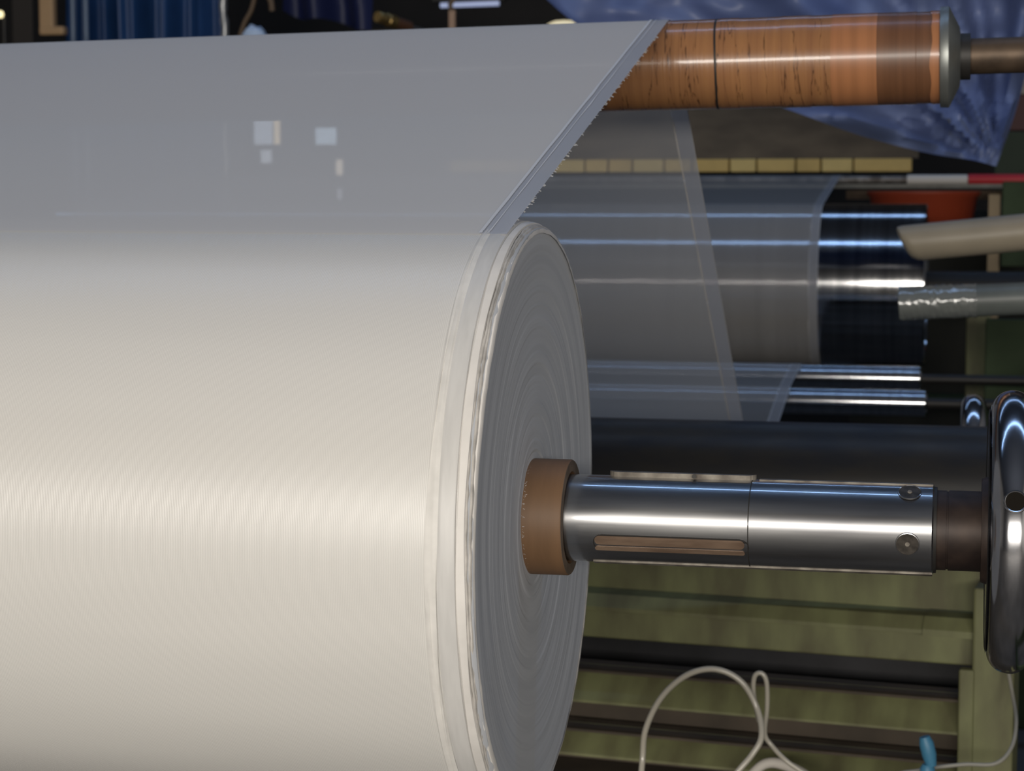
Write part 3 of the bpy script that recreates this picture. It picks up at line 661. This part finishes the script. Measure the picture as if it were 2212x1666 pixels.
# crumpled pale sheet
c = PY(550, 70, 7.2); v = []; f = []; nn = 14
for i in range(nn + 1):
    for j in range(nn + 1):
        a_, b_ = i / nn * 2 - 1, j / nn * 2 - 1; h = max(0, 1 - a_ * a_ * .9 - b_ * b_ * .9)
        v.append((c.x + a_ * .055, 7.2 + b_ * .05, c.z - .06 + .085 * h ** .6 + .02 * noise.noise(Vector((a_ * 4, b_ * 4, 1)))))
for i in range(nn):
    for j in range(nn): f.append((i * (nn + 1) + j, (i + 1) * (nn + 1) + j, (i + 1) * (nn + 1) + j + 1, i * (nn + 1) + j + 1))
o = link('crumpled_film', v, f, mat('pale_film', (.62, .76, .95), .35), None, True, 60); tag(o, 'crumpled pale blue plastic film lying on a dark bench', 'film')
zbn = c.z - .065
bn = box('dark_bench', (PY(495, 70, 7.2).x, PY(1290, 70, 7.2).x, 7.0, 7.6, zbn - .05, zbn), mat('bench_dark', (.03, .028, .024), .7)); tag(bn, 'long dark bench behind the web', 'bench')
for px in (498, 1120):
    q = PY(px, 70, 7.5).x; box('bench_leg', (q, q + .06, 7.48, 7.54, 0, zbn - .05), M_dark, bn)
# navy tarp bundle
v = []; f = []; nn = 24; a0 = PY(610, -60, 8.3).x; a1 = PY(806, -60, 8.3).x
for i in range(nn + 1):
    t = i / nn; yb = 20 + 46 * t ** .7 + 6 * math.sin(t * 9)
    for j in range(9):
        s = j / 8; z = PY(700, yb, 8.3).z + (PY(700, -220, 8.3).z - PY(700, yb, 8.3).z) * s
        v.append((a0 + (a1 - a0) * t, 8.3 + .06 * math.sin(t * 12 + s * 2), z))
for i in range(nn):
    for j in range(8): f.append((i * 9 + j, (i + 1) * 9 + j, (i + 1) * 9 + j + 1, i * 9 + j + 1))
o = link('navy_tarpaulin', v, f, mat('navy_tarp', (.012, .018, .075), .5), None, True, 60); tag(o, 'dark navy tarpaulin drooping above the dark bench', 'tarpaulin')
# brass fitting
p = PY(815, 36, 7.15); bf = thing('brass_fitting', 'brass hose fitting with brown grip lying above the bench', 'fitting', p, math.radians(14))
M_brass = mat('brass', (.62, .42, .16), .3, .9)
bf.rotation_euler = (0, math.radians(9), math.radians(62))
lathe('nozzle', [(0, .004), (0, .019), (.006, .021), (.05, .021), (.052, .024), (.09, .024)], M_brass, bf, n=28)
lathe('grip', [(.088, .022), (.17, .020), (.175, .012)], mat('brown_grip', (.12, .055, .03), .5), bf, n=24)
tube('hose', [(.17, 0, 0), (.24, 0, 0), (.32, .01, .005)], .010, mat('grey_hose', (.08, .08, .08), .5), bf)
# tan hook and strip lamp, cream dome with emission added to make it bright
p = PY(977, 62, 7.1); hk = thing('tan_hook', 'tan wooden hook stick standing behind the web', 'hook', (p.x, 7.1, zbn))
zz = PY(977, 22, 7.1).z - zbn
box('stick', (-.012, .012, -.008, .008, 0, zz), mat('pinkish_wood', (.46, .30, .20), .6), hk, .003)
tube('hook', [(0, 0, zz - .005), (-.008, 0, zz + .02), (.012, 0, zz + .045), (.004, 0, zz + .3)], .009, M_cable, hk)
a, b = PY(952, 15, 8.6), PY(1078, 3, 8.6)
fl = thing('strip_lamp', 'bluish white strip lamp glowing far behind the hook', 'lamp', (a.x, 8.6, b.z))
tube('tube_light', [(0, 0, -.012), (b.x - a.x, 0, -.008)], .011, mat('tube_glow', (.6, .68, .9), .5, emit=(.42, .5, .8), estr=.45), fl)
box('housing', (-.03, b.x - a.x + .03, -.03, .03, .004, .03), M_dark, fl)
p = PY(1220, 46, 7.05); dl = thing('cream_dome', 'low cream dome glowing on the dark bench', 'lamp', (p.x, 7.05, zbn))
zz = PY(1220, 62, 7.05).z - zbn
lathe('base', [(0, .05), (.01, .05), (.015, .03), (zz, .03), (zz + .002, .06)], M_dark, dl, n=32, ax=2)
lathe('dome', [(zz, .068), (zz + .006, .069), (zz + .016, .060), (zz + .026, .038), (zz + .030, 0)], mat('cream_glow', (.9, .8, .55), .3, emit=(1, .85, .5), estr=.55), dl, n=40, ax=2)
q = PY(815, 36, 7.15)
wb = box('wood_block', (q.x - .02, q.x + .1, 7.12, 7.32, zbn, q.z - .05), mat('dark_wood', (.04, .03, .02), .7)); tag(wb, 'dark wooden block under the brass fitting', 'block')
# lit panes far behind, seen dimly through the sheer web
for k, (x0, x1, y0, y1, col, e, lb_) in enumerate(((547, 586, 258, 312, (.75, .85, 1), 1.5, 'square pale lit pane on the dark back wall, the largest one'), (590, 602, 258, 312, (1, .8, .5), 2.1, 'narrow warm lit pane touching the square pale pane'),
        (562, 584, 324, 352, (.8, .88, 1), 1.4, 'little pale lit pane under the square pale pane'), (680, 724, 276, 312, (.65, .82, 1), 1.9, 'wide bluish lit pane alone on the back wall'),
        (724, 738, 345, 378, (1, .85, .65), 1.7, 'narrow warm lit pane below the wide bluish pane'), (728, 736, 402, 430, (.8, .85, 1), 1.5, 'tiny pale lit pane lowest on the back wall'))):
    a, b = PY(x0, y1, 10.36), PY(x1, y0, 10.36)
    t = thing('lit_pane', lb_, 'window pane', (a.x, 10.38, a.z), 0, 'lit panes on the back wall')
    ww, hh = b.x - a.x, b.z - a.z
    box('pane', (0, ww, -.005, .01, 0, hh), mat('lit_glass', col, .4, emit=col, estr=e), t)
    box('frame', (-.002, ww + .002, .0, .018, -.002, hh + .002), M_dark, t)
